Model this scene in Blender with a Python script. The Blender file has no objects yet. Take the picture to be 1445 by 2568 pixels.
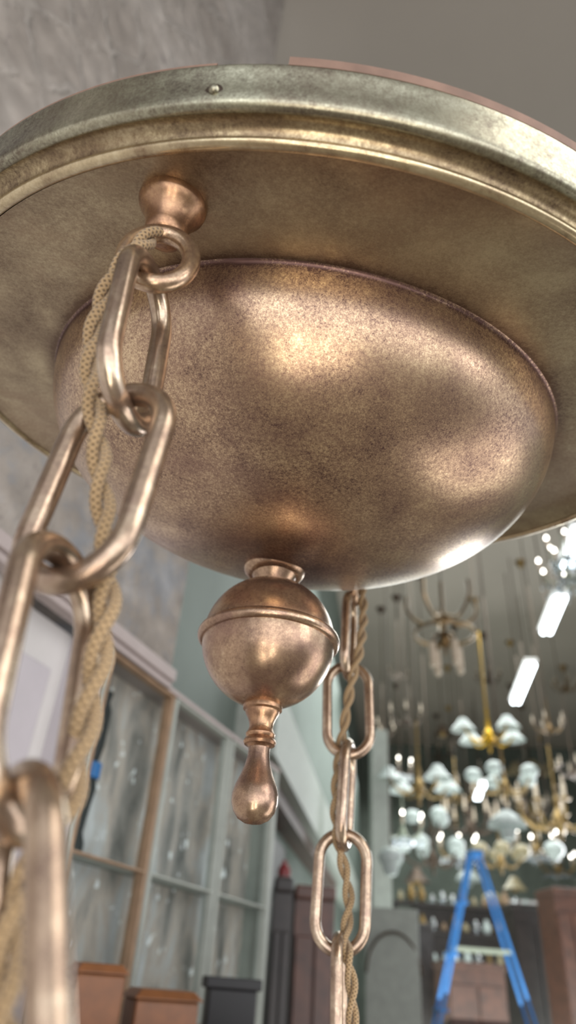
import bpy, bmesh, math, random
from mathutils import Vector, Matrix, Quaternion
random.seed(7)
COL=bpy.context.scene.collection
PI=math.pi
# ---------------------------------------------------------------- camera frame
F=1700.0; CX,CY=722.5,1284.0
UPC=Vector((0.0642,0.8214,0.5667)); UPC.normalize()
XC=Vector((UPC.y,-UPC.x,0)); XC.normalize()
YC=UPC.cross(XC)
if YC.z<0: YC=-YC
CAM=Vector((0,0,1.45)); S=0.25
def c2w(d): return Vector((d.dot(XC),d.dot(YC),d.dot(UPC)))
def at(px,py,Y):
    w=c2w(Vector((px-CX,CY-py,F))); return CAM+w*(Y/w.y)
r_,u_,f_=c2w(Vector((1,0,0))),c2w(Vector((0,1,0))),c2w(Vector((0,0,1)))
def proj(P):
    v=P-CAM
    r=r_.dot(v);u=u_.dot(v);f=f_.dot(v)
    return CX+r/f*F, CY-u/f*F
cam=bpy.data.cameras.new('camera'); camo=bpy.data.objects.new('camera',cam); COL.objects.link(camo)
camo.matrix_world=Matrix(((r_.x,u_.x,-f_.x,CAM.x),(r_.y,u_.y,-f_.y,CAM.y),(r_.z,u_.z,-f_.z,CAM.z),(0,0,0,1)))
cam.sensor_fit='VERTICAL'; cam.sensor_height=36; cam.lens=F/2568*36
cam.clip_start=0.01; cam.clip_end=100
cam.dof.use_dof=True; cam.dof.focus_distance=0.345; cam.dof.aperture_fstop=cam.lens/3.9
bpy.context.scene.camera=camo
# ---------------------------------------------------------------- mesh builder
class MB:
    def __init__(s): s.v=[];s.f=[];s.uv={}
    def add(s,vs,fs,M=None):
        b=len(s.v); s.v+= [ (M@Vector(v)) if M else Vector(v) for v in vs]; s.f+=[tuple(i+b for i in f) for f in fs]; return s
    def box(s,c,d,M=None,rz=0,taper=1):
        x,y,z=d[0]/2,d[1]/2,d[2]/2; R=Matrix.Rotation(rz,4,'Z'); vs=[]
        for k,q in ((-1,1),(1,taper)):
            for i,j in ((-1,-1),(1,-1),(1,1),(-1,1)): vs.append(R@Vector((i*x*q,j*y*q,k*z))+Vector(c))
        return s.add(vs,[(0,3,2,1),(4,5,6,7),(0,1,5,4),(1,2,6,5),(2,3,7,6),(3,0,4,7)],M)
    def lathe(s,prof,seg=48,M=None,a0=0,a1=2*PI):
        full=abs(a1-a0-2*PI)<1e-6; n=seg if full else seg+1; vs=[];fs=[]
        for r,z in prof:
            for k in range(n):
                a=a0+(a1-a0)*k/seg; vs.append((r*math.cos(a),r*math.sin(a),z))
        for i in range(len(prof)-1):
            for k in range(seg):
                k2=(k+1)%n; fs.append((i*n+k,i*n+k2,(i+1)*n+k2,(i+1)*n+k))
        return s.add(vs,fs,M)
    def tube(s,pts,rad,seg=10,closed=False,cap=True,M=None,uv=False):
        pts=[Vector(p) for p in pts]; n=len(pts); T=[]
        for i in range(n):
            a=pts[(i-1)%n] if (closed or i>0) else pts[0]; b=pts[(i+1)%n] if (closed or i<n-1) else pts[-1]
            T.append((b-a).normalized())
        N=T[0].orthogonal().normalized(); fr=[]
        for i in range(n):
            if i: N=(T[i-1].rotation_difference(T[i])@N); N=(N-T[i]*N.dot(T[i])).normalized()
            fr.append((N.copy(),T[i].cross(N)))
        tw=0
        if closed:
            N2=T[-1].rotation_difference(T[0])@N; tw=math.atan2(N2.dot(fr[0][1]),N2.dot(fr[0][0]))
        vs=[];fs=[]
        for i in range(n):
            r=rad[i] if isinstance(rad,(list,tuple)) else rad
            for k in range(seg):
                a=2*PI*k/seg-tw*i/n; vs.append(pts[i]+fr[i][0]*math.cos(a)*r+fr[i][1]*math.sin(a)*r)
        L=[0]
        for i in range(1,n+1): L.append(L[-1]+(pts[i%n]-pts[i-1]).length)
        for i in range(n if closed else n-1):
            for k in range(seg):
                j=(i+1)%n; f0=len(s.f)+len(fs)
                fs.append((i*seg+k,i*seg+(k+1)%seg,j*seg+(k+1)%seg,j*seg+k))
                if uv: s.uv[f0]=[(k/seg,L[i]),((k+1)/seg,L[i]),((k+1)/seg,L[i+1]),(k/seg,L[i+1])]
        if cap and not closed:
            fs.append(tuple(range(seg))[::-1]); fs.append(tuple(range((n-1)*seg,n*seg)))
        return s.add(vs,fs,M)
MATW={}
def obj(name,mb,mat,parent=None,smooth=True,bevel=0,kind=None,keep=False):
    me=bpy.data.meshes.new(name)
    W=MATW.get(parent.name) if parent else None
    vs=mb.v if (W is None or keep) else [W@v for v in mb.v]
    me.from_pydata([tuple(v) for v in vs],[],mb.f)
    if mb.uv:
        ul=me.uv_layers.new(name='uv')
        for p in me.polygons:
            if p.index in mb.uv:
                for li,q in zip(p.loop_indices,mb.uv[p.index]): ul.data[li].uv=q
    else:
        bm=bmesh.new(); bm.from_mesh(me); bmesh.ops.remove_doubles(bm,verts=bm.verts,dist=1e-6); bmesh.ops.recalc_face_normals(bm,faces=bm.faces); bm.to_mesh(me); bm.free()
    if smooth:
        for p in me.polygons: p.use_smooth=True
        if hasattr(me,'set_sharp_from_angle'): me.set_sharp_from_angle(angle=math.radians(40))
    me.materials.append(mat)
    o=bpy.data.objects.new(name,me); COL.objects.link(o)
    if parent:
        o.parent=parent
        if W is not None: MATW[o.name]=W
    if bevel:
        b=o.modifiers.new('b','BEVEL'); b.width=bevel; b.segments=2; b.limit_method='ANGLE'
    if kind: o['kind']=kind
    return o
def tag(o,label,cat,group=None):
    o['label']=label; o['category']=cat
    if group: o['group']=group
    return o
def thing(name,label,cat,M,group=None):
    o=bpy.data.objects.new(name,None); COL.objects.link(o)
    if isinstance(M,Vector): M=Matrix.Translation(M)
    o.matrix_world=M; MATW[o.name]=M.inverted(); o.empty_display_size=.05
    return tag(o,label,cat,group)
# ---------------------------------------------------------------- materials
def lin(c):
    return tuple(((x/255)/12.92 if x/255<=.04045 else ((x/255+.055)/1.055)**2.4) for x in c)+(1,)
def base(name):
    m=bpy.data.materials.new(name); m.use_nodes=True; nt=m.node_tree; return m,nt,nt.nodes['Principled BSDF']
def nd(nt,t,**k):
    n=nt.nodes.new(t)
    for a,b in k.items(): setattr(n,a,b)
    return n
def noise(nt,vec,scale,detail=4,rough=.6,dist=0):
    n=nd(nt,'ShaderNodeTexNoise'); n.inputs['Scale'].default_value=scale; n.inputs['Detail'].default_value=detail
    n.inputs['Roughness'].default_value=rough; n.inputs['Distortion'].default_value=dist; nt.links.new(vec,n.inputs['Vector']); return n.outputs['Fac']
def math_(nt,op,a,b=None,c=None):
    n=nd(nt,'ShaderNodeMath',operation=op)
    for i,x in enumerate((a,b,c)):
        if x is None: continue
        if isinstance(x,(int,float)): n.inputs[i].default_value=x
        else: nt.links.new(x,n.inputs[i])
    return n.outputs[0]
def ramp(nt,fac,stops):
    n=nd(nt,'ShaderNodeValToRGB'); cr=n.color_ramp
    while len(cr.elements)<len(stops): cr.elements.new(0.5)
    for e,(p,c) in zip(cr.elements,stops): e.position=p; e.color=c
    nt.links.new(fac,n.inputs[0]); return n.outputs[0]
def mixc(nt,fac,a,b,mode='MIX'):
    n=nd(nt,'ShaderNodeMix',data_type='RGBA',blend_type=mode)
    for i,x in ((0,fac),(6,a),(7,b)):
        if isinstance(x,(int,float)): n.inputs[i].default_value=x
        elif isinstance(x,tuple): n.inputs[i].default_value=x
        else: nt.links.new(x,n.inputs[i])
    return n.outputs[2]
def simple(name,col,rough=.6,metal=0,var=.12,scale=20,bump=0,emit=0,coat=0):
    m,nt,p=base(name); tc=nd(nt,'ShaderNodeTexCoord').outputs['Object']
    n=noise(nt,tc,scale,4); c=lin(col)
    lo=tuple(x*(1-var) for x in c[:3])+(1,); hi=tuple(min(1,x*(1+var)) for x in c[:3])+(1,)
    nt.links.new(ramp(nt,n,[(.3,lo),(.7,hi)]),p.inputs['Base Color'])
    p.inputs['Roughness'].default_value=rough; p.inputs['Metallic'].default_value=metal
    if emit: p.inputs['Emission Color'].default_value=c; p.inputs['Emission Strength'].default_value=emit
    if bump:
        b=nd(nt,'ShaderNodeBump'); b.inputs['Strength'].default_value=bump; b.inputs['Distance'].default_value=.01
        nt.links.new(n,b.inputs['Height']); nt.links.new(b.outputs[0],p.inputs['Normal'])
    return m
def bronze(name,light,mid,dark,rough=.36,speck=.5,big=11,fine=900,metal=.88,radial=None,bigamt=1.1,rvar=.18,patch=None):
    m,nt,p=base(name); tc=nd(nt,'ShaderNodeTexCoord').outputs['Object']
    a=noise(nt,tc,big,5,.6,.4); b=noise(nt,tc,fine,4,.65); b2=noise(nt,tc,fine*.42,4,.7); c=noise(nt,tc,big*4.5,5,.65,.3)
    # speckling is stronger in some areas than others
    sk=math_(nt,'ADD',math_(nt,'MULTIPLY',noise(nt,tc,big*.8+3,2,.5),2.2),-.1)
    bb=math_(nt,'ADD',math_(nt,'MULTIPLY',math_(nt,'SUBTRACT',b,.5),speck*1.5),math_(nt,'MULTIPLY',math_(nt,'MULTIPLY',math_(nt,'SUBTRACT',b2,.5),speck*1.8),sk))
    sp=math_(nt,'ADD',bb,
        math_(nt,'ADD',math_(nt,'MULTIPLY',math_(nt,'SUBTRACT',a,.5),bigamt),math_(nt,'MULTIPLY',math_(nt,'SUBTRACT',c,.5),bigamt*.7)))
    fac=math_(nt,'ADD',sp,.5)
    if radial:  # crease shade between the bowl and its neighbours, put into the colour
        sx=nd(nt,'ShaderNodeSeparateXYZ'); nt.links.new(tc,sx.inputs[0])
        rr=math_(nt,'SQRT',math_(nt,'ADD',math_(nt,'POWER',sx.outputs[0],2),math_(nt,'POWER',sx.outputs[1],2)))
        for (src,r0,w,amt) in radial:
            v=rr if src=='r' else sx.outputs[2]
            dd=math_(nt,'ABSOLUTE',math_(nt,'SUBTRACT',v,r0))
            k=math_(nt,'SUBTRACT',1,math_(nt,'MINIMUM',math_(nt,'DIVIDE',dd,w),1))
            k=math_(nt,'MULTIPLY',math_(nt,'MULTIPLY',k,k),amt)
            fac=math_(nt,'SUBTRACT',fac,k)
    col=ramp(nt,fac,[(.12,lin(dark)),(.5,lin(mid)),(.85,lin(light))])
    if patch:   # areas of a second tarnish hue
        pm=ramp(nt,noise(nt,tc,patch[1],6,.7,.8),[(.46,(0,0,0,1)),(.62,(1,1,1,1))])
        col=mixc(nt,math_(nt,'MULTIPLY',pm,patch[2]),col,lin(patch[0]))
    nt.links.new(col,p.inputs['Base Color']); p.inputs['Metallic'].default_value=metal
    nt.links.new(math_(nt,'ADD',math_(nt,'MULTIPLY',math_(nt,'SUBTRACT',.5,fac),rvar),rough),p.inputs['Roughness'])
    bp=nd(nt,'ShaderNodeBump'); bp.inputs['Strength'].default_value=.10; bp.inputs['Distance'].default_value=.0003
    nt.links.new(b2,bp.inputs['Height']); nt.links.new(bp.outputs[0],p.inputs['Normal'])
    return m
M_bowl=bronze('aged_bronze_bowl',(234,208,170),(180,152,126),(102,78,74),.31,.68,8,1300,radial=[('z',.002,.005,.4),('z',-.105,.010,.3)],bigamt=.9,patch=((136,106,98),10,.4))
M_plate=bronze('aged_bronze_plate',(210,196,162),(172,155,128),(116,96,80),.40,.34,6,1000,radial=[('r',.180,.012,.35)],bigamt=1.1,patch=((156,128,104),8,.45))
M_cove=bronze('dark_bronze_cove',(210,194,158),(162,144,114),(94,76,64),.34,.45,14,800,patch=((122,100,80),12,.4))
M_rim=bronze('verdigris_brass_rim',(208,206,182),(164,161,140),(100,88,78),.31,.48,11,900,bigamt=1.1,metal=.94,patch=((134,122,104),10,.45))
M_bead=bronze('polished_brass_bead',(234,222,188),(198,181,148),(130,106,84),.25,.25,18,700)
M_fin=bronze('bronze_finial',(220,194,162),(170,142,118),(96,74,66),.26,.3,16,1100,bigamt=1.1,patch=((142,110,102),20,.45))
M_link=bronze('bronze_chain',(222,204,178),(170,148,127),(106,86,76),.24,.16,22,1000,bigamt=1.2,patch=((140,114,106),24,.45))
M_knob=bronze('copper_bronze_knob',(206,168,128),(164,128,100),(94,68,56),.30,.28,30,900,patch=((130,98,80),30,.4))
def cordmat(name,c1,c2):
    m,nt,p=base(name); uv=nd(nt,'ShaderNodeTexCoord').outputs['UV']; sx=nd(nt,'ShaderNodeSeparateXYZ'); nt.links.new(uv,sx.inputs[0])
    u=math_(nt,'MULTIPLY',sx.outputs[0],2*PI*4); v=math_(nt,'MULTIPLY',sx.outputs[1],2*PI*420)
    a=math_(nt,'SINE',math_(nt,'ADD',u,v)); b=math_(nt,'SINE',math_(nt,'SUBTRACT',u,v))
    h=math_(nt,'MULTIPLY',math_(nt,'MAXIMUM',a,b),.5); h=math_(nt,'ADD',h,.5)
    nt.links.new(ramp(nt,h,[(.1,lin(c2)),(.7,lin(c1))]),p.inputs['Base Color']); p.inputs['Roughness'].default_value=.7
    p.inputs['Sheen Weight'].default_value=.2
    bp=nd(nt,'ShaderNodeBump'); bp.inputs['Strength'].default_value=.9; bp.inputs['Distance'].default_value=.0006
    nt.links.new(h,bp.inputs['Height']); nt.links.new(bp.outputs[0],p.inputs['Normal']); return m
M_cord=cordmat('braided_gold_cloth',(166,138,100),(84,64,42))
def plaster():
    m,nt,p=base('old_plaster'); tc=nd(nt,'ShaderNodeTexCoord').outputs['Object']
    a=noise(nt,tc,2.2,8,.7,.6); b=noise(nt,tc,14,8,.75,.5); c=noise(nt,tc,3.1,3,.6)
    col=ramp(nt,a,[(.3,lin((146,136,127))),(.5,lin((168,158,149))),(.7,lin((188,179,171)))])
    spots=ramp(nt,b,[(.35,(0,0,0,1)),(.41,(1,1,1,1))])
    col=mixc(nt,.55,col,mixc(nt,spots,lin((98,90,90)),col))
    sx=nd(nt,'ShaderNodeSeparateXYZ'); nt.links.new(tc,sx.inputs[0])
    hmask=ramp(nt,math_(nt,'ADD',math_(nt,'MULTIPLY',sx.outputs[2],-.9),math_(nt,'ADD',math_(nt,'MULTIPLY',c,1.2),2.35)),[(.4,(0,0,0,1)),(.75,(1,1,1,1))])
    blue=ramp(nt,noise(nt,tc,7,6,.7),[(.46,(0,0,0,1)),(.58,(1,1,1,1))])
    col=mixc(nt,math_(nt,'MULTIPLY',math_(nt,'MULTIPLY',hmask,blue),.55),col,lin((134,144,156)))
    along=math_(nt,'ADD',math_(nt,'MULTIPLY',sx.outputs[0],.377),math_(nt,'MULTIPLY',sx.outputs[1],.926))
    wob=math_(nt,'MULTIPLY',math_(nt,'SUBTRACT',noise(nt,tc,3.0,5,.7),.5),.45)
    lines=[]
    for sgn in (1,-1):
        q=math_(nt,'ADD',math_(nt,'ADD',math_(nt,'MULTIPLY',along,sgn*1.7),math_(nt,'MULTIPLY',sx.outputs[2],1.15)),wob)
        fr=math_(nt,'ABSOLUTE',math_(nt,'SUBTRACT',math_(nt,'FRACT',math_(nt,'MULTIPLY',q,2.8)),.5))
        lines.append(ramp(nt,fr,[(.02,(1,1,1,1)),(.08,(0,0,0,1))]))
    up=ramp(nt,math_(nt,'MULTIPLY',math_(nt,'SUBTRACT',sx.outputs[2],2.7),.8),[(.0,(0,0,0,1)),(.3,(1,1,1,1))])
    ln=math_(nt,'MULTIPLY',math_(nt,'MAXIMUM',lines[0],lines[1]),up)
    ln=math_(nt,'MULTIPLY',ln,ramp(nt,noise(nt,tc,4,3,.6),[(.40,(.1,.1,.1,1)),(.55,(1,1,1,1))]))
    col=mixc(nt,math_(nt,'MULTIPLY',ln,.4),col,lin((204,196,188)))
    nt.links.new(col,p.inputs['Base Color']); p.inputs['Roughness'].default_value=.85
    h=math_(nt,'ADD',math_(nt,'MULTIPLY',ln,.7),math_(nt,'MULTIPLY',b,1.0))
    bp=nd(nt,'ShaderNodeBump'); bp.inputs['Strength'].default_value=.9; bp.inputs['Distance'].default_value=.04
    nt.links.new(h,bp.inputs['Height']); nt.links.new(bp.outputs[0],p.inputs['Normal']); return m
M_plaster=plaster()
M_ceil=simple('painted_ceiling',(148,139,129),.8,0,.06,.6)
M_green=simple('pale_green_paint',(96,105,98),.7,0,.1,3)
M_back=simple('dim_back_wall',(88,94,86),.8,0,.3,2)
M_floor=simple('worn_floor',(132,122,108),.5,0,.2,5)
M_trim=simple('pink_grey_trim',(156,144,141),.55,0,.08,10)
M_white=simple('off_white_paint',(188,184,182),.5,0,.06,8)
M_lilac=simple('lilac_white_paint',(174,168,172),.5,0,.05,8)
M_oak=simple('tan_wood',(140,114,90),.5,0,.2,30)
M_frameg=simple('pale_green_frame',(150,154,147),.5,0,.1,20)
M_brown=simple('warm_brown_wood',(112,68,34),.45,0,.25,24)
M_red=simple('red_brown_wood',(74,44,32),.4,0,.4,14)
M_dark=simple('dark_wood',(36,29,27),.4,0,.4,14)
M_black=simple('black_lacquer',(12,11,14),.55,0,.2,18)
M_blue=simple('blue_fibreglass',(36,112,182),.45,0,.1,18)
M_alu=simple('aluminium',(150,156,140),.35,.6,.1,18)
M_brass=simple('brass',(138,114,76),.34,.9,.3,30)
M_gold=simple('bright_gold_brass',(206,162,50),.25,.9,.15,30)
M_iron=simple('dark_bronze',(80,66,56),.4,.7,.3,30)
M_mid=simple('antique_brass',(116,92,62),.35,.85,.3,30)
M_opal=simple('opal_glass',(170,178,176),.25,0,.1,10,emit=.08)
M_amber=simple('frosted_amber_glass',(150,138,110),.25,0,.1,10)
M_candle=simple('cream_candle_sleeve',(196,178,158),.5,0,.05,20)
M_bulb=simple('lit_bulb',(255,250,240),.4,0,0,10,emit=10)
M_tube=simple('fluorescent_tube',(240,250,255),.4,0,0,10,emit=9)
M_redplastic=simple('red_plastic',(110,30,32),.4)
M_mount=simple('mounting_wood',(128,102,88),.7,0,.2,60)
def glassy(name,tint,fac,k,rough=.02):
    m,nt,p=base(name); out=nt.nodes['Material Output']; nt.nodes.remove(p)
    t=nd(nt,'ShaderNodeBsdfTransparent'); t.inputs[0].default_value=lin(tint); g=nd(nt,'ShaderNodeBsdfGlossy'); g.inputs['Roughness'].default_value=rough
    mx=nd(nt,'ShaderNodeMixShader'); fr=nd(nt,'ShaderNodeLayerWeight'); fr.inputs[0].default_value=.4
    nt.links.new(math_(nt,'ADD',math_(nt,'MULTIPLY',fr.outputs['Facing'],k),fac),mx.inputs[0]); nt.links.new(t.outputs[0],mx.inputs[1]); nt.links.new(g.outputs[0],mx.inputs[2]); nt.links.new(mx.outputs[0],out.inputs[0]); return m
M_glass=glassy('pane_glass',(245,248,248),.02,.14,.06)
M_crystal=glassy('crystal',(235,240,245),.3,.4,.08)
# ================================================================ CANOPY
n_w=c2w(Vector((.146,.919,.365))).normalized()
c_w=CAM+c2w(Vector((.034,.227,2.019)))*S
zx=Vector((1,0,0)); xa=(zx-n_w*zx.dot(n_w)).normalized(); ya=n_w.cross(xa)
MC=Matrix(((xa.x,ya.x,n_w.x,c_w.x),(xa.y,ya.y,n_w.y,c_w.y),(xa.z,ya.z,n_w.z,c_w.z),(0,0,0,1)))
can=thing('ceiling_canopy','large round aged brass ceiling canopy with bowl centre and hanging ball finial, seen from below','light fixture',MC)
def sc(prof): return [(r*S,z*S) for r,z in prof]
def cobj(name,mb,mat,parent=can,**k): return obj(name,mb,mat,parent,keep=True,**k)
SEG=220
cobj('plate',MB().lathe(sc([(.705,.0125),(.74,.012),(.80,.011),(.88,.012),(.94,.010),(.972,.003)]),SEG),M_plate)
bd=[(.986+.012*math.cos(a)*1.0,.003+.010*math.sin(a)) for a in [PI-.1+(i/14)*(PI+.35) for i in range(15)]]
cobj('lower_bead',MB().lathe(sc(bd),SEG),M_bead)
cobj('cove_moulding',MB().lathe(sc([(.996,.008),(.998,.015),(1.004,.021),(1.012,.024),(1.020,.024),(1.026,.022)]),SEG),M_cove)
sh=[(1.026,.022),(1.031,.020),(1.037,.021),(1.042,.025),(1.0445,.031),(1.045,.039)]
cobj('rim_band',MB().lathe(sc(sh+[(1.0435,.055),(1.0425,.075),(1.0425,.098),(1.044,.109),(1.043,.113),(1.037,.114),(.2,.13),(.0,.13)]),SEG),M_rim)
D=.425;RB=.709; bp=[(.717,.0128),(.7125,.0110),(.7100,.0065)]
for i in range(41):
    th=i/40*PI/2; bp.append((RB*math.cos(th)**.95,-D*math.sin(th)**1.0+.002))
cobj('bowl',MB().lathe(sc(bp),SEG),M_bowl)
def azat(px,py,r,lo=PI,hi=2*PI):
    best=None
    for j in range(30):
        h=.035+.0027*j
        for i in range(900):
            a=lo+(hi-lo)*i/900; p=MC@Vector((r*S*math.cos(a),r*S*math.sin(a),h*S)); q=proj(p)
            e=abs(q[0]-px)+abs(q[1]-py)
            if best is None or e<best[0]: best=(e,a,h)
    return best[1],best[2]
a725=azat(725,160,1.045)[0]; a540=azat(545,160,1.045)[0]
cobj('mounting_board',MB().lathe(sc([(.85,.112),(1.044,.112),(1.046,.128),(.85,.132),(.85,.112)]),90,None,a725,a725+1.6),M_mount,smooth=False)
cobj('mounting_board',MB().lathe(sc([(.85,.112),(1.042,.112),(1.042,.119),(.85,.12),(.85,.112)]),90,None,a540-1.4,a540),M_mount,smooth=False)
cobj('backing_strip',MB().lathe(sc([(.85,.112),(1.038,.112),(1.038,.116),(.85,.12),(.85,.112)]),30,None,a540,a725),M_white,smooth=False)
asc,hsc=azat(537,227,1.044)
Ms=Matrix.Translation((1.0425*S*math.cos(asc),1.0425*S*math.sin(asc),hsc*S))@Matrix.Rotation(asc,4,'Z')@Matrix.Rotation(PI/2,4,'Y')
scr=cobj('rim_screw',MB().lathe([(.0023,0),(.0023,.0008),(.0018,.0019),(.0008,.0024),(0,.0025)],20,Ms),M_rim)
cobj('screw_washer',MB().lathe([(.0038,0),(.0038,.0003),(.0023,.0005)],20,Ms),M_iron,scr)
# finial (hangs plumb)
ax=Vector((-.024*S,1.62*S,0))+CAM
def fz(prof): return MB().lathe([(r*S,z*S) for r,z in prof],80,Matrix.Translation(ax))
fin=obj('finial',fz([(.0,.872)]+[(.169*math.cos(a),.707+.169*math.sin(a)) for a in [PI/2-.1-i/40*(PI-.35) for i in range(41)]]),M_fin,can)
obj('collar_washer',fz([(.05,.965),(.068,.95)]+[(.060+.024*math.cos(a),.919+.022*math.sin(a)) for a in [PI/2-i/12*PI for i in range(13)]]+[(.055,.889),(.045,.872)]),M_fin,fin)
obj('equator_band',fz([(.166,.724)]+[(.170+.012*math.cos(a),.709+.014*math.sin(a)) for a in [PI/2-i/10*PI for i in range(11)]]+[(.166,.694)]),M_fin,fin)
obj('neck',fz([(.03,.548),(.045,.545),(.048,.538),(.047,.530),(.041,.526),(.040,.520),(.034,.510),(.029,.497),(.028,.487),(.031,.478),(.035,.472),(.034,.466),(.031,.463),(.037,.459),(.039,.453),(.036,.447),(.030,.445),(.026,.440)]),M_knob,fin)
obj('drop',fz([(.026,.442),(.025,.433),(.026,.42),(.030,.40),(.038,.378),(.047,.357),(.0525,.337),(.052,.318),(.046,.300),(.035,.286),(.020,.278),(0,.275)]),M_fin,fin)
# knobs + eye rings
def unit(P): return Vector(P)*S+CAM
kn=unit(c2w(Vector((-.2155,.5677,1.263)))); kf=unit(c2w(Vector((.274,-.113,2.775))))
def eye(kp,ringc,rot,rw,rh):
    l=MC.inverted()@kp
    M=MC@Matrix.Translation((l.x,l.y,.012*S))
    kp_=[(.062,.0),(.064,-.008),(.062,-.016),(.055,-.026),(.046,-.040),(.041,-.054),(.039,-.066),(.038,-.080),(.032,-.090),(.018,-.095),(.0,-.096)]
    k=obj('chain_knob',MB().lathe([(r*S,z*S) for r,z in kp_],48,M),M_knob,can)
    pts=[]
    for i in range(40):
        a=2*PI*i/40; pts.append(ringc+Vector((math.cos(rot)*math.cos(a)*rw*S,math.sin(rot)*math.cos(a)*rw*S,math.sin(a)*rh*S)))
    obj('eye_ring',MB().tube(pts,.0165*S,16,True),M_fin,k)
DW=.035; LL=.350; LW=.182; PITCH=LL-2*DW
def linkmesh():
    rr=(LW-DW)/2; h=(LL-LW)/2; pts=[]
    for i in range(25): a=i/24*PI; pts.append(Vector((rr*math.cos(a),0,h+rr*math.sin(a)))*S)
    for i in range(1,6): pts.append(Vector((-rr,0,h-2*h*i/6))*S)
    for i in range(25): a=PI+i/24*PI; pts.append(Vector((rr*math.cos(a),0,-h+rr*math.sin(a)))*S)
    for i in range(1,6): pts.append(Vector((rr,0,-h+2*h*i/6))*S)
    return MB().tube(pts,DW/2*S,20,True)
lm=linkmesh()
def chain(label,Ys,ztop,pxz,rzs):
    def interp(tab,z):
        for (z0,p0),(z1,p1) in zip(tab,tab[1:]):
            if z>=z1 or (z1,p1)==tab[-1]: return p0+(p1-p0)*(z-z0)/(z1-z0)
    def Pz(z):
        p=interp(pxz,z); Y=interp(Ys,z); lo,hi=-1,1
        for _ in range(40):
            m=(lo+hi)/2
            if proj(unit((m,Y,z)))[0]<p: lo=m
            else: hi=m
        return unit((lo,Y,z))
    root=thing('hanging_chain',label,'chain',Pz(ztop)); me=None; zt=ztop
    for rz in rzs:
        A=Pz(zt); zb=zt-(LL-DW)
        d=(A-Pz(zb)).normalized(); B=A-d*(LL-DW)*S
        q=Vector((0,0,1)).rotation_difference(d)
        M=Matrix.Translation((A+B)/2)@q.to_matrix().to_4x4()@Matrix.Rotation(math.radians(rz),4,'Z')
        if me is None:
            o=obj('chain_link',lm,M_link,root,keep=True); me=o
        else:
            o=me.copy(); COL.objects.link(o); o.parent=root
        o.matrix_local=Matrix.Translation(-root.matrix_world.translation)@M
        zt=(B.z-CAM.z)/S+DW*d.z
    return root
eye(kn,unit((-.256,.722,1.003)),math.radians(6),.056,.069)
chain('large near brass chain of long oval links falling to the lower left corner',[(1,.729),(.41,.727),(.125,.675),(-.3,.62)],.964,[(1.0,385),(.67,322),(.40,162),(.12,40),(-.2,22),(-.5,20)],[76,-20,72,-58,20])
eye(kf,unit((.283,2.337,1.262)),math.radians(80),.05,.05)
chain('smaller far brass chain hanging down behind the bowl, right of the ball finial',[(2,2.337),(-1,2.337)],1.230,[(1.25,880),(.94,872),(.65,876),(.37,862),(.08,850),(-.3,850)],[73,-7,75,-7,78,-7])
# cords
def catmull(P,step):
    out=[]
    for i in range(len(P)-1):
        p0=P[max(i-1,0)];p1=P[i];p2=P[i+1];p3=P[min(i+2,len(P)-1)]
        n=max(2,int((p2-p1).length/step))
        for k in range(n):
            t=k/n; out.append(.5*((2*p1)+(p2-p0)*t+(2*p0-5*p1+4*p2-p3)*t*t+(3*p1-p0-3*p2+p3)*t**3))
    out.append(P[-1]); return out
def cord(label,pts,r,pitch):
    P=[at(a,b,y*S) for a,b,y in pts]; C=catmull(P,.0012); root=thing('twisted_cord',label,'cord',P[0])
    T=[(C[min(i+1,len(C)-1)]-C[max(i-1,0)]).normalized() for i in range(len(C))]
    N=T[0].orthogonal().normalized(); L=0; st=[[],[]]
    for i,c in enumerate(C):
        if i: L+=(c-C[i-1]).length; N=T[i-1].rotation_difference(T[i])@N; N=(N-T[i]*N.dot(T[i])).normalized()
        B=T[i].cross(N); a=2*PI*L/pitch
        for k in (0,1): st[k].append(c+(N*math.cos(a+k*PI)+B*math.sin(a+k*PI))*r*1.06)
    for k in (0,1): obj('cord_strand',MB().tube(st[k],r,14,uv=True),M_cord,root)
cord('thick tan braided cord pair twisted along the large near chain',[(425,590,.735),(395,588,.72),(350,618,.70),(290,690,.70),(248,790,.71),(230,900,.72),(234,1000,.725),(246,1090,.735),(252,1200,.745),(264,1320,.755),(274,1430,.755),(266,1540,.75),(248,1650,.75),(222,1780,.75),(196,1900,.745),(165,2020,.735),(112,2130,.725),(55,2240,.715),(24,2360,.705),(8,2520,.69),(0,2700,.67)],.0086*S,.15*S)
cord('thin tan twisted cord pair winding down the far chain right of the finial',[(908,1460,2.37),(912,1540,2.35),(904,1620,2.31),(884,1700,2.31),(868,1790,2.33),(855,1870,2.35),(845,1960,2.30),(842,2050,2.31),(850,2120,2.34),(868,2200,2.36),(876,2270,2.36),(868,2340,2.34),(872,2400,2.29),(882,2470,2.29),(884,2560,2.29),(884,2680,2.29)],.0092*S,.16*S)
ZC=CAM.z+4.6
# ================================================================ ROOM
A0=Vector((-.477,.977,0)); dv=Vector((.377,.926,0)).normalized(); nv=Vector((dv.y,-dv.x,0))
def wp(t,off,z): return A0+dv*t+nv*off+Vector((0,0,CAM.z+z))
rzW=math.atan2(dv.y,dv.x)
def wbox(mb,t0,t1,o0,o1,z0,z1): return mb.box(wp((t0+t1)/2,(o0+o1)/2,(z0+z1)/2),(t1-t0,o1-o0,z1-z0),rz=rzW)
def wb(*a): return wbox(MB(),*a)
TZ=.575
obj('wall_left',wb(-4,.61,-.14,0,TZ,4.6),M_plaster,kind='structure',smooth=False)
obj('trim_1',wbox(wbox(MB(),-4,.61,-.02,.018,TZ-.024,TZ+.004),-4,.61,-.02,.010,TZ-.04,TZ-.024),M_trim,kind='structure',smooth=False,bevel=.003)
obj('wall_lower',wb(-4,.10,-.14,-.03,-1.45,TZ-.03),M_white,kind='structure',smooth=False)
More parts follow.
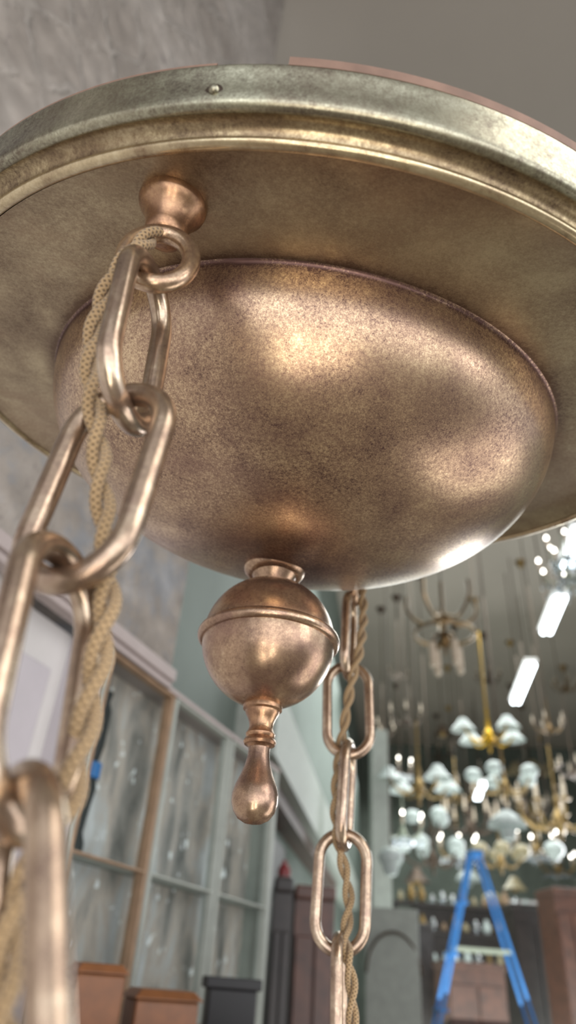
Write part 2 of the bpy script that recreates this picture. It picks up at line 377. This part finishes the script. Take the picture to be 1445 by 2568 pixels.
dr=obj('door_1',wb(.10,.30,-.09,-.05,-1.45,TZ-.04),M_white,kind='structure',smooth=False)
for z0,z1 in ((.15,.45),(-.4,.08)): obj('door_panel',wb(.14,.26,-.05,-.043,z0,z1),M_lilac,dr,smooth=False,bevel=.004)
obj('trim_2',wb(.30,.36,-.10,.0,-1.45,TZ-.04),M_lilac,kind='structure',smooth=False,bevel=.004)
gc=thing('display_cabinet','tall glazed display cabinet with tan and pale green door frames beside the white door','cabinet',wp(.85,-.1,-1.45))
T0,T1=.365,1.36
def mottled():  # door-glass reflections painted into the lining as pale and dark streaks
    m,nt,p=base('painted_reflection_lining'); tc=nd(nt,'ShaderNodeTexCoord').outputs['Object']
    mp=nd(nt,'ShaderNodeMapping'); mp.inputs['Scale'].default_value=(1,1,.35); nt.links.new(tc,mp.inputs[0])
    n=noise(nt,mp.outputs[0],11,6,.62,.5); n2=noise(nt,tc,30,2,.5)
    col=ramp(nt,n,[(.30,lin((90,86,82))),(.42,lin((158,150,144))),(.50,lin((194,178,166))),(.58,lin((192,188,186))),(.70,lin((230,230,232)))])
    col=mixc(nt,ramp(nt,n2,[(.67,(0,0,0,1)),(.70,(1,1,1,1))]),col,lin((255,255,255)))  # white reflection spots painted on top
    nt.links.new(col,p.inputs['Base Color']); p.inputs['Roughness'].default_value=.4; return m
obj('back_panel',wb(T0,T1,-.085,-.075,-1.45,TZ-.04),mottled(),gc,smooth=False)
obj('cabinet_top',wb(T0,T1,-.085,.004,TZ-.04,TZ-.030),M_trim,gc,smooth=False)
obj('cabinet_base',wb(T0,T1,-.075,0,-1.45,-1.30),M_oak,gc,smooth=False)
obj('side_panel',wb(T0,T0+.010,-.075,0,-1.30,TZ-.04),M_frameg,gc,smooth=False)
obj('side_panel',wb(T1-.012,T1,-.075,0,-1.30,TZ-.04),M_frameg,gc,smooth=False)
edges=[(.376,.655,M_oak),(.662,.985,M_frameg),(1.0,1.347,M_frameg)]
for i,(a,b,mm) in enumerate(edges):
    mb=MB(); wbox(mb,a,a+.010,-.022,.0,-1.3,TZ-.04); wbox(mb,b-.014,b,-.022,.0,-1.3,TZ-.04)
    wbox(mb,a+.010,b-.014,-.022,0,TZ-.047,TZ-.04); wbox(mb,a+.010,b-.014,-.018,0,.160,.165); wbox(mb,a+.010,b-.014,-.022,0,-1.3,-1.2)
    d=obj('cabinet_door',mb,mm,gc,smooth=False,bevel=.002)
    obj('glass_pane',wb(a+.010,b-.014,-.0155,-.0145,-1.2,TZ-.047),M_glass,d,smooth=False)
obj('cabinet_shelf',wb(T0+.013,T1-.013,-.074,-.030,.160,.164),M_frameg,gc,smooth=False)
p=wp(.455,-.050,.165)
po=thing('turned_post','dark turned metal post with a blue band behind the first glass door','post',p)
obj('shaft',MB().lathe([(0,0),(.018,0),(.018,.02),(.011,.04),(.015,.09),(.019,.12),(.011,.16),(.017,.20),(.017,.27),(.010,.29),(.014,.31),(0,.315)],20,Matrix.Translation(p)),M_black,po)
obj('blue_band',MB().lathe([(.016,.135),(.0205,.137),(.0205,.165),(.016,.167)],20,Matrix.Translation(p)),M_blue,po)
e=Vector((.177,.984,0)).normalized(); rt=Vector((e.y,-e.x,0)); rzR=math.atan2(rt.y,rt.x)
def rp(a,b,z): return rt*a+e*b+Vector((0,0,CAM.z+z))
def rb_(mb,a0,a1,b0,b1,z0,z1): return mb.box(rp((a0+a1)/2,(b0+b1)/2,(z0+z1)/2),(a1-a0,b1-b0,z1-z0),rz=rzR)
obj('floor',rb_(MB(),-4,6.2,-4,16.2,-1.6,-1.45),M_floor,kind='structure',smooth=False)
obj('ceiling',rb_(MB(),-4,6.2,-4,16.2,4.6,4.75),M_ceil,kind='structure',smooth=False)
obj('wall_back',rb_(MB(),-1,6.2,16,16.2,-1.45,4.6),M_back,kind='structure',smooth=False)
obj('wall_right',rb_(MB(),6,6.2,4,16,-1.45,4.6),M_green,kind='structure',smooth=False)
obj('wall_side',rb_(MB(),-.9,-.75,1.9,16,-1.45,4.6),M_green,kind='structure',smooth=False)
obj('trim_3',rb_(MB(),-.75,-.62,3.2,8,.78,.86),M_red,kind='structure',smooth=False)
obj('trim_4',rb_(MB(),-.75,-.55,3.2,11,.86,1.2),M_frameg,kind='structure',smooth=False)
obj('door_2',rb_(MB(),-.75,-.72,4.0,4.9,-1.45,.7),M_dark,kind='structure',smooth=False)
obj('trim_5',rb_(MB(),-.75,-.70,3.85,4.0,-1.45,.78),M_white,kind='structure',smooth=False)
P=at(955,2200,6.0)
obj('column',MB().box((P.x,P.y,CAM.z+.2),(.15,.15,3.3)),M_frameg,kind='structure',smooth=False)
w1=obj('window_1',rb_(MB(),2.05,3.1,15.96,16.0,.3,1.6),M_white,kind='structure',smooth=False)
obj('window_pane',rb_(MB(),2.15,3.0,15.93,15.96,.4,1.5),simple('daylit_pane',(250,252,255),.4,0,0,3,emit=6),w1,smooth=False)
for i,(px,py,z,L) in enumerate(((1440,1375,2.9,.55),(1388,1545,3.0,.75),(1312,1718,3.0,1.2),(1205,1985,3.0,1.2))):
    w=c2w(Vector((px-CX,CY-py,F))); c=CAM+w*(z/w.z)
    t=thing('fluorescent_lamp',['short fluorescent lamp cut by the right edge beside the canopy','bright fluorescent lamp under the crystal chandelier','long fluorescent ceiling lamp above the gold stemmed chandelier','farthest and smallest fluorescent lamp among the white shades'][i],'ceiling lamp',c,'fluorescent lamps in a row')
    obj('lamp_housing',MB().box(c+Vector((0,0,.05)),(.13,L*1.06,.04),rz=rzR),M_white,t,smooth=False)
    for s in (-.032,.032): obj('lamp_tube',MB().tube([c+rt*s-e*L/2,c+rt*s+e*L/2],.022,10),M_tube,t)
    for s in (-.2,.2): obj('suspension_rod',MB().tube([c+e*s+Vector((0,0,.07)),Vector((c.x+e.x*s,c.y+e.y*s,ZC))],.006,6),M_iron,t)
# ---------------------------------------------------------------- chandeliers
def shade(c,r,kind):
    M=Matrix.Translation(c)
    if kind=='bell': pr=[(.25,.5),(.35,.42),(.5,.15),(.7,-.1),(.95,-.38),(1.05,-.5)]
    elif kind=='globe': pr=[(.3,.75)]+[(math.cos(a),math.sin(a)*.8) for a in [1.1-i/12*2.5 for i in range(13)]]
    elif kind=='dome': pr=[(.22,.6),(.3,.5),(.62,.32),(.9,.02),(1.0,-.25)]
    else: pr=[(.3,-.5),(.55,-.4),(.8,0),(.9,.4),(1.1,.5)]
    return MB().lathe([(a*r,b*r) for a,b in pr],20,M)
def chandelier(px,py,Y,wpx,label,arms=6,kind='bell',metal=None,shr=None,tiers=1,ring=False,stemlen=1.6,gm=None,group='hanging chandeliers'):
    metal=metal or M_brass; gm=gm or M_opal; c=at(px,py,Y)
    fw=(c-CAM).dot(f_); R=wpx/2*fw/F; shr=shr or R*.28; th=.05 if ring else .034
    t=thing('chandelier',label,'chandelier',c,group)
    obj('stem',MB().tube([c-Vector((0,0,R*.3)),c+Vector((0,0,R*stemlen))],max(.006,R*th*1.1),8),metal,t)
    obj('suspension_rod',MB().tube([c+Vector((0,0,R*(stemlen-.1))),Vector((c.x,c.y,ZC-.03))],.005,8),M_iron,t)
    obj('ceiling_rose',MB().lathe([(.0,-.10),(.02,-.09),(.05,-.04),(.07,0)],20,Matrix.Translation((c.x,c.y,ZC))),metal,t)
    obj('body',MB().lathe([(0,-.62),(.03,-.6),(.05,-.52),(.03,-.45),(.10,-.36),(.17,-.22),(.17,-.10),(.09,.02),(.05,.12),(.09,.22),(.06,.34),(.03,.5),(.06,.62),(.02,.75),(.015,1.0)],20,Matrix.Translation(c)@Matrix.Scale(R,4)),metal,t)
    for tr in range(tiers):
        RR=R*(1-.38*tr); dz=R*.85*tr; na=max(3,arms-2*tr)
        if ring:
            pts=[c+Vector((RR*.8*math.cos(2*PI*i/32),RR*.8*math.sin(2*PI*i/32),dz)) for i in range(32)]
            obj('ring',MB().tube(pts,R*.055,8,True),metal,t)
            for k in range(5):
                a=k*2*PI/5+.2; obj('hanger',MB().tube(catmull([c+Vector((RR*.05*math.cos(a),RR*.05*math.sin(a),dz+R*.55)),c+Vector((RR*.55*math.cos(a),RR*.55*math.sin(a),dz+R*.35)),c+Vector((RR*.98*math.cos(a),RR*.98*math.sin(a),dz+R*.75)),c+Vector((RR*1.0*math.cos(a),RR*1.0*math.sin(a),dz+R*1.25))],R*.1),R*.05,6),metal,t)
        for k in range(na):
            a=2*PI*k/na+.35+tr*.4; d=Vector((math.cos(a),math.sin(a),0))
            def q(r,z): return c+d*(r*RR)+Vector((0,0,z*R+dz))
            if ring: path=[q(.1,0),q(.3,-.1),q(.42,-.35)]; end=q(.42,-.1)
            else: path=[q(.08,-.1),q(.3,-.34),q(.62,-.30),q(.86,-.05),q(.9,.1)]; end=q(.9,.1)
            arm=obj('arm',MB().tube(catmull(path,.2*R),R*th,7),metal,t)
            if kind=='candle':
                obj('drip_pan',MB().lathe([(0,0),(.12*R,.02*R),(.14*R,.06*R)],14,Matrix.Translation(end)),metal,arm)
                obj('candle',MB().lathe([(0,.0),(.05*R,0),(.05*R,.36*R),(.02*R,.40*R),(.035*R,.47*R),(.0,.58*R)],12,Matrix.Translation(end)),M_candle,arm)
            elif kind=='down':
                obj('candle',MB().lathe([(0,.0),(.10*R,0),(.10*R,-.5*R),(.06*R,-.52*R),(.11*R,-.62*R),(0,-.75*R)],12,Matrix.Translation(end+Vector((0,0,-.25*R)))),M_candle,arm)
            elif kind=='crystal':
                obj('candle',MB().lathe([(0,.0),(.05*R,0),(.05*R,.3*R),(0,.3*R)],10,Matrix.Translation(end)),M_candle,arm)
                obj('bulb',MB().lathe([(0,.3*R),(.06*R,.36*R),(.03*R,.45*R),(0,.5*R)],10,Matrix.Translation(end)),M_bulb,arm)
                for j in range(3): obj('crystal_drop',MB().lathe([(0,0),(.05*R,-.08*R),(.07*R,-.18*R),(0,-.28*R)],6,Matrix.Translation(q(.4+.25*j,-.3-.05*j))),M_crystal,arm)
            else: obj('shade',shade(end+Vector((0,0,shr*(.3 if kind!='bell' else -.1))),shr,kind),gm,arm)
        if kind=='crystal':
            for j in range(10):
                a=2*PI*j/10; obj('crystal_drop',MB().lathe([(0,0),(.06*R,-.1*R),(.08*R,-.24*R),(0,-.36*R)],6,Matrix.Translation(c+Vector((math.cos(a)*R*.4,math.sin(a)*R*.4,-.3*R+dz)))),M_crystal,t)
    return t
chandelier(1115,1590,4.5,185,'bronze ring chandelier with curved arms and downward candle lights nearest below the bowl',4,'down',M_mid,ring=True)
chandelier(1225,1835,5.5,165,'bright gold stemmed chandelier with white opal bell shades',4,'bell',M_gold,tiers=1,shr=.095,stemlen=3.3)
chandelier(1265,1960,6.3,165,'brass chandelier with white opal globe shades below the gold stemmed one',5,'globe',M_brass,shr=.075)
chandelier(1018,1800,6.6,95,'slim dark chandelier with small arms left of the ring chandelier',6,'candle',M_iron)
chandelier(1050,1960,6.0,190,'wide brass chandelier with large white downward bell shades',4,'bell',M_brass,shr=.11)
chandelier(1378,1820,6.0,85,'slender brass chandelier with cream candle sleeves near the right edge',5,'candle',M_mid)
chandelier(1400,2040,7.4,210,'broad low brass chandelier with many cream candles at the right edge',9,'candle',M_brass)
chandelier(1425,1440,3.2,150,'sparkling crystal chandelier cut by the right edge near the canopy',7,'crystal',M_alu,tiers=2)
chandelier(1010,2080,7.0,120,'small crystal chandelier beside the pale green column',6,'crystal',M_alu)
chandelier(1085,2140,7.9,165,'low chandelier with clustered white globe shades left of the ladder top',5,'globe',M_iron,shr=.09,tiers=2)
chandelier(1255,2150,8.5,130,'distant chandelier with round amber globes right of the ladder top',6,'globe',M_brass,shr=.09,gm=M_amber)
chandelier(1180,2060,9.4,150,'dark distant chandelier with candles above the ladder',8,'candle',M_iron)
chandelier(1000,1690,8.6,60,'tiny dark chandelier close to the ceiling at the back left',4,'candle',M_iron)
chandelier(1345,2120,9.8,120,'distant sparkling crystal chandelier above the bright back window',6,'crystal',M_brass)
chandelier(1145,1990,11,110,'distant brass chandelier with dark candles behind the opal ones',6,'candle',M_brass)
chandelier(1000,1930,12.0,80,'farthest dark chandelier with bulbs beside the column',6,'crystal',M_iron)
chandelier(1330,1930,12.6,100,'farthest dark chandelier with amber shades beneath the small fluorescent lamp',6,'bell',M_iron,shr=.13,gm=M_amber)
chandelier(1100,1890,13.5,70,'tiny far dark chandelier high over the brass one',6,'candle',M_iron)
chandelier(1440,1930,8.8,90,'dark candle chandelier cut by the right edge above the broad brass one',6,'candle',M_iron)
chandelier(1150,2130,13.0,110,'low far chandelier with bulbs just above the ladder cap',6,'crystal',M_brass)
chandelier(1400,2170,14.4,100,'low far brass chandelier with bulbs over the right cupboard',6,'crystal',M_brass)
chandelier(1225,1700,9.6,70,'high dark bronze chandelier hanging behind the gold stem',6,'candle',M_iron)
chandelier(1420,1720,10.6,70,'high small brass chandelier at the right edge beside the long fluorescent lamp',6,'candle',M_mid)
chandelier(960,1830,9.0,70,'small bronze candle chandelier just right of the column',5,'candle',M_iron)
chandelier(1320,2030,11.6,120,'dark bronze chandelier behind the white domed pendant',7,'candle',M_iron)
def pendant(px,py,Y,r,kind,label,mat=None):
    c=at(px,py,Y); t=thing('pendant_lamp',label,'pendant lamp',c,'glass pendant lamps')
    obj('shade',shade(c,r,kind),mat or M_opal,t); obj('stem',MB().tube([c+Vector((0,0,r*.5)),Vector((c.x,c.y,ZC))],.005,8),M_iron,t)
    obj('font',MB().lathe([(0,-.12),(.04,-.11),(.06,-.05),(.03,.0),(.02,.04)],20,Matrix.Translation(c)),M_opal if mat is None else M_brass,t)
pendant(1272,2062,5.0,.13,'dome','white domed glass pendant lamp hanging just right of the ladder top')
pendant(980,2150,5.1,.085,'globe','small white globe pendant close to the column')
pendant(1175,2200,10.2,.17,'dome','white dome pendant directly behind the ladder cap')
pendant(1290,2215,10.6,.16,'bell','amber bell pendant low between ladder and window',M_amber)
pendant(1390,2130,8.3,.11,'globe','white globe pendant under the candle chandelier at right',)
pendant(1045,2195,9.0,.15,'bell','brown bell pendant low left of the ladder',M_iron)
pendant(1235,2260,12.0,.16,'globe','far amber globe pendant seen between the ladder rails',M_amber)
pendant(1110,1830,9.9,.13,'bell','high small dark bell pendant behind the ring chandelier',M_iron)
# ---------------------------------------------------------------- ladder (seen from its side, an A shape)
YL=5.9; top=at(1190,2146,YL); g=0.0
t=thing('step_ladder','bright blue folding stepladder standing open among the furniture','ladder',Vector((top.x,YL,g)))
def rail(dx,dy,w=.016):
    a=Vector((top.x+dx*.03,YL+dy*.06,top.z)); b=Vector((top.x+dx*.70-.05,YL+dy*.13,g)); return MB().tube([a,b],w,4)
for dy in (-1,1): obj('front_rail',rail(-1,dy),M_blue,t,smooth=False); obj('rear_rail',rail(1,dy,.013),M_blue,t,smooth=False)
obj('top_cap',MB().box((top.x,YL,top.z+.01),(.09,.18,.035)),M_blue,t,smooth=False)
for k in range(1,7):
    z=g+k*(top.z-g)/7; q=(top.z-z)/(top.z-g); obj('step',MB().box((top.x-.03-.70*q,YL,z),(.07,2*(.06+.07*q)-.01,.02)),M_blue,t,smooth=False)
q=.27; z=top.z*(1-q)
for s in (-1,1): obj('spreader_bar',MB().box((top.x-.01,YL+s*.08,z),(2*(.03+.64*q),.012,.025)),M_alu,t,smooth=False)
# ---------------------------------------------------------------- furniture and wares
tb=thing('side_table','plain brown side table carrying the wooden boxes at bottom left','table',wp(.50,.18,-1.45))
obj('tabletop',wb(.2,1.0,.03,.36,-.12,-.09),M_brown,tb,smooth=False)
for a in (.24,.96):
    for b in (.06,.33): obj('leg',wb(a-.018,a+.018,b-.018,b+.018,-1.45,-.12),M_brown,tb,smooth=False)
def woodbox(px,py,Y,w,label,mat,ang):
    p=at(px,py,Y); zb=CAM.z-.09; h=p.z-zb
    t=thing('wooden_box',label,'box',Vector((p.x,p.y,zb)))
    obj('case',MB().box((p.x,p.y,zb+h/2),(w,w*.8,h),rz=ang),mat,t,smooth=False,bevel=.004)
    obj('lid',MB().box((p.x,p.y,zb+h+.006),(w*1.12,w*.95,.012),rz=ang,taper=.76),mat,t,smooth=False,bevel=.002)
woodbox(242,2440,1.20,.072,'light brown wooden box with chamfered top, leftmost at the bottom',M_brown,.5)
woodbox(405,2505,1.26,.095,'lower light brown wooden box just right of the taller one',M_brown,.4)
p=at(580,2470,1.5)
t=thing('black_box','black box with stepped lid right of the wooden boxes','box',Vector((p.x,p.y,CAM.z-.09)))
obj('case',MB().box((p.x,p.y,CAM.z-.055),(.085,.08,.07),rz=.15),M_black,t,smooth=False,bevel=.003)
obj('lid',MB().box((p.x,p.y,CAM.z-.012),(.10,.09,.018),rz=.15),M_black,t,smooth=False,bevel=.003)
def wardrobe(px0,px1,pyt,Y,label,mat,name='wardrobe',depth=.45):
    a=at(px0,pyt,Y); b=at(px1,pyt,Y); w=b.x-a.x; cx=(a.x+b.x)/2; zt=(a.z+b.z)/2; y=Y+depth/2
    t=thing(name,label,'cabinet',Vector((cx,y,0)))
    obj('body',MB().box((cx,y,zt/2),(w,depth,zt)),mat,t,smooth=False)
    obj('cornice',MB().box((cx,y,zt+.02),(w*1.06,depth*1.08,.05)),mat,t,smooth=False,bevel=.01)
    for s in (-1,1):
        d=obj('door',MB().box((cx+s*w*.245,Y-.008,zt*.5),(w*.44,.016,zt*.86)),mat,t,smooth=False,bevel=.004)
        obj('knob',MB().lathe([(0,.02),(.012,.015),(.008,0)],10,Matrix.Translation((cx+s*w*.05,Y-.016,zt*.5))@Matrix.Rotation(PI/2,4,'X')),M_brass,d)
    return Vector((cx,y,zt+.045))
cupt=wardrobe(690,735,2235,2.7,'narrow dark cupboard with the red bottle on top, left of the red brown one',M_dark,depth=.4)
wardrobe(742,840,2255,2.9,'red brown wooden cupboard behind the far chain',M_red,depth=.4)
wardrobe(1035,1085,2330,7.4,'narrow dark cupboard left of the ladder',M_dark)
wardrobe(1285,1385,2280,8.0,'dark cupboard right of the ladder legs',M_dark)
wardrobe(1388,1460,2240,7.0,'red brown cupboard at the right edge',M_red)
wardrobe(1120,1265,2430,6.6,'low wide brown chest seen through the ladder',M_red,'chest')
wardrobe(1050,1290,2290,10.5,'long dark cupboard against the back of the shop',M_dark)
p=at(985,2420,5.0)
t=thing('folding_screen','pale green painted board leaning beside the column','screen',Vector((p.x,p.y,0)))
obj('board',MB().box((p.x,p.y,(CAM.z+.42)/2),(.33,.03,CAM.z+.42),rz=-.3),M_frameg,t,smooth=False)
obj('iron_arch',MB().tube([p+Vector((.17*math.cos(a),-.05,.17*math.sin(a)*1.3-.05)) for a in [PI*i/16 for i in range(17)]],.008,8),M_iron,t)
c0=at(1050,2330,9.6); c1=at(1290,2330,9.6)
for j,dz in enumerate((0,.33,.62)):
    z=c0.z+dz-.35; nm=['lowest','middle','top'][j]
    shf=thing('wall_shelf',nm+' dark shelf of glass shades at the back of the shop','shelf',Vector(((c0.x+c1.x)/2,9.7,z)))
    obj('shelf_board',MB().box(((c0.x+c1.x)/2,9.7,z),(c1.x-c0.x+.6,.3,.03)),M_dark,shf,smooth=False)
    for s in (-1,1): obj('bracket',MB().box(((c0.x+c1.x)/2+s*(c1.x-c0.x+.5)/2,9.75,z-.17),(.03,.2,.34)),M_dark,shf,smooth=False)
    for k in range(13):
        x=c0.x-.2+k*(c1.x-c0.x+.4)/12; r=random.uniform(.035,.058); hh=random.uniform(.8,1.5)
        tag(obj('glass_shade',MB().lathe([(0,0),(r*.5,0),(r*.9,r*.5*hh),(r,r*1.4*hh),(r*.5,r*2.2*hh),(r*.4,r*2.6*hh),(0,r*2.6*hh)],14,Matrix.Translation((x,9.65,z+.015))),random.choice([M_opal,M_crystal,M_brass,M_oak,M_amber])),'small glass or metal shade in the row on the %s back shelf'%nm,'lamp shade','wares on the %s back shelf'%nm)
p=cupt+Vector((-.0,-.1,.0))
tag(obj('red_bottle',MB().lathe([(0,0),(.022,0),(.024,.03),(.018,.045),(.008,.055),(.008,.065),(0,.065)],16,Matrix.Translation(p)),M_redplastic),'small dark red bottle standing on the narrow dark cupboard','bottle')
# ================================================================ LIGHT
w=bpy.data.worlds.new('w'); bpy.context.scene.world=w; w.use_nodes=True; bg=w.node_tree.nodes['Background']
bg.inputs[0].default_value=(.94,.96,1,1); bg.inputs[1].default_value=1.15
def area(loc,target,sx,sy,e,col=(1,1,1)):
    l=bpy.data.lights.new('area','AREA'); l.shape='RECTANGLE'; l.size=sx; l.size_y=sy; l.energy=e; l.color=col
    o=bpy.data.objects.new('area_light',l); COL.objects.link(o); o.location=loc
    o.rotation_euler=(Vector(target)-Vector(loc)).to_track_quat('-Z','Y').to_euler(); return o
area((.6,-2.4,1.2),c_w,4.5,2.0,52,(.98,.98,1))
area((4.3,9.0,3.0),c_w,1.3,1.7,105,(.95,.98,1))
area((1.9,-.6,1.9),c_w,.6,1.0,7,(.98,.98,1))
area((-.22,-1.0,.55),c_w,.12,1.0,5.5,(1,.92,.80))
area((.25,-1.1,.6),c_w,.12,.8,4,(1,.93,.82))
area((2.2,7,3.9+1.0),(2.2,7,0),3,5,230,(.93,1,.97))
area((2.6,12.5,4.8),(2.6,12.5,0),3,4,190,(.93,1,.97))
area((2.4,8,1.0),(2.4,9,6),3,6,190,(.90,1,.95))
area((1.6,-.6,3.2),(-.6,1.2,2.6),1.6,1.6,28,(1,.98,.95))
area((1.3,.9,1.0),wp(.9,0,.1),1.0,1.2,9,(1,.97,.94))
bpy.context.scene.view_settings.view_transform='Standard'
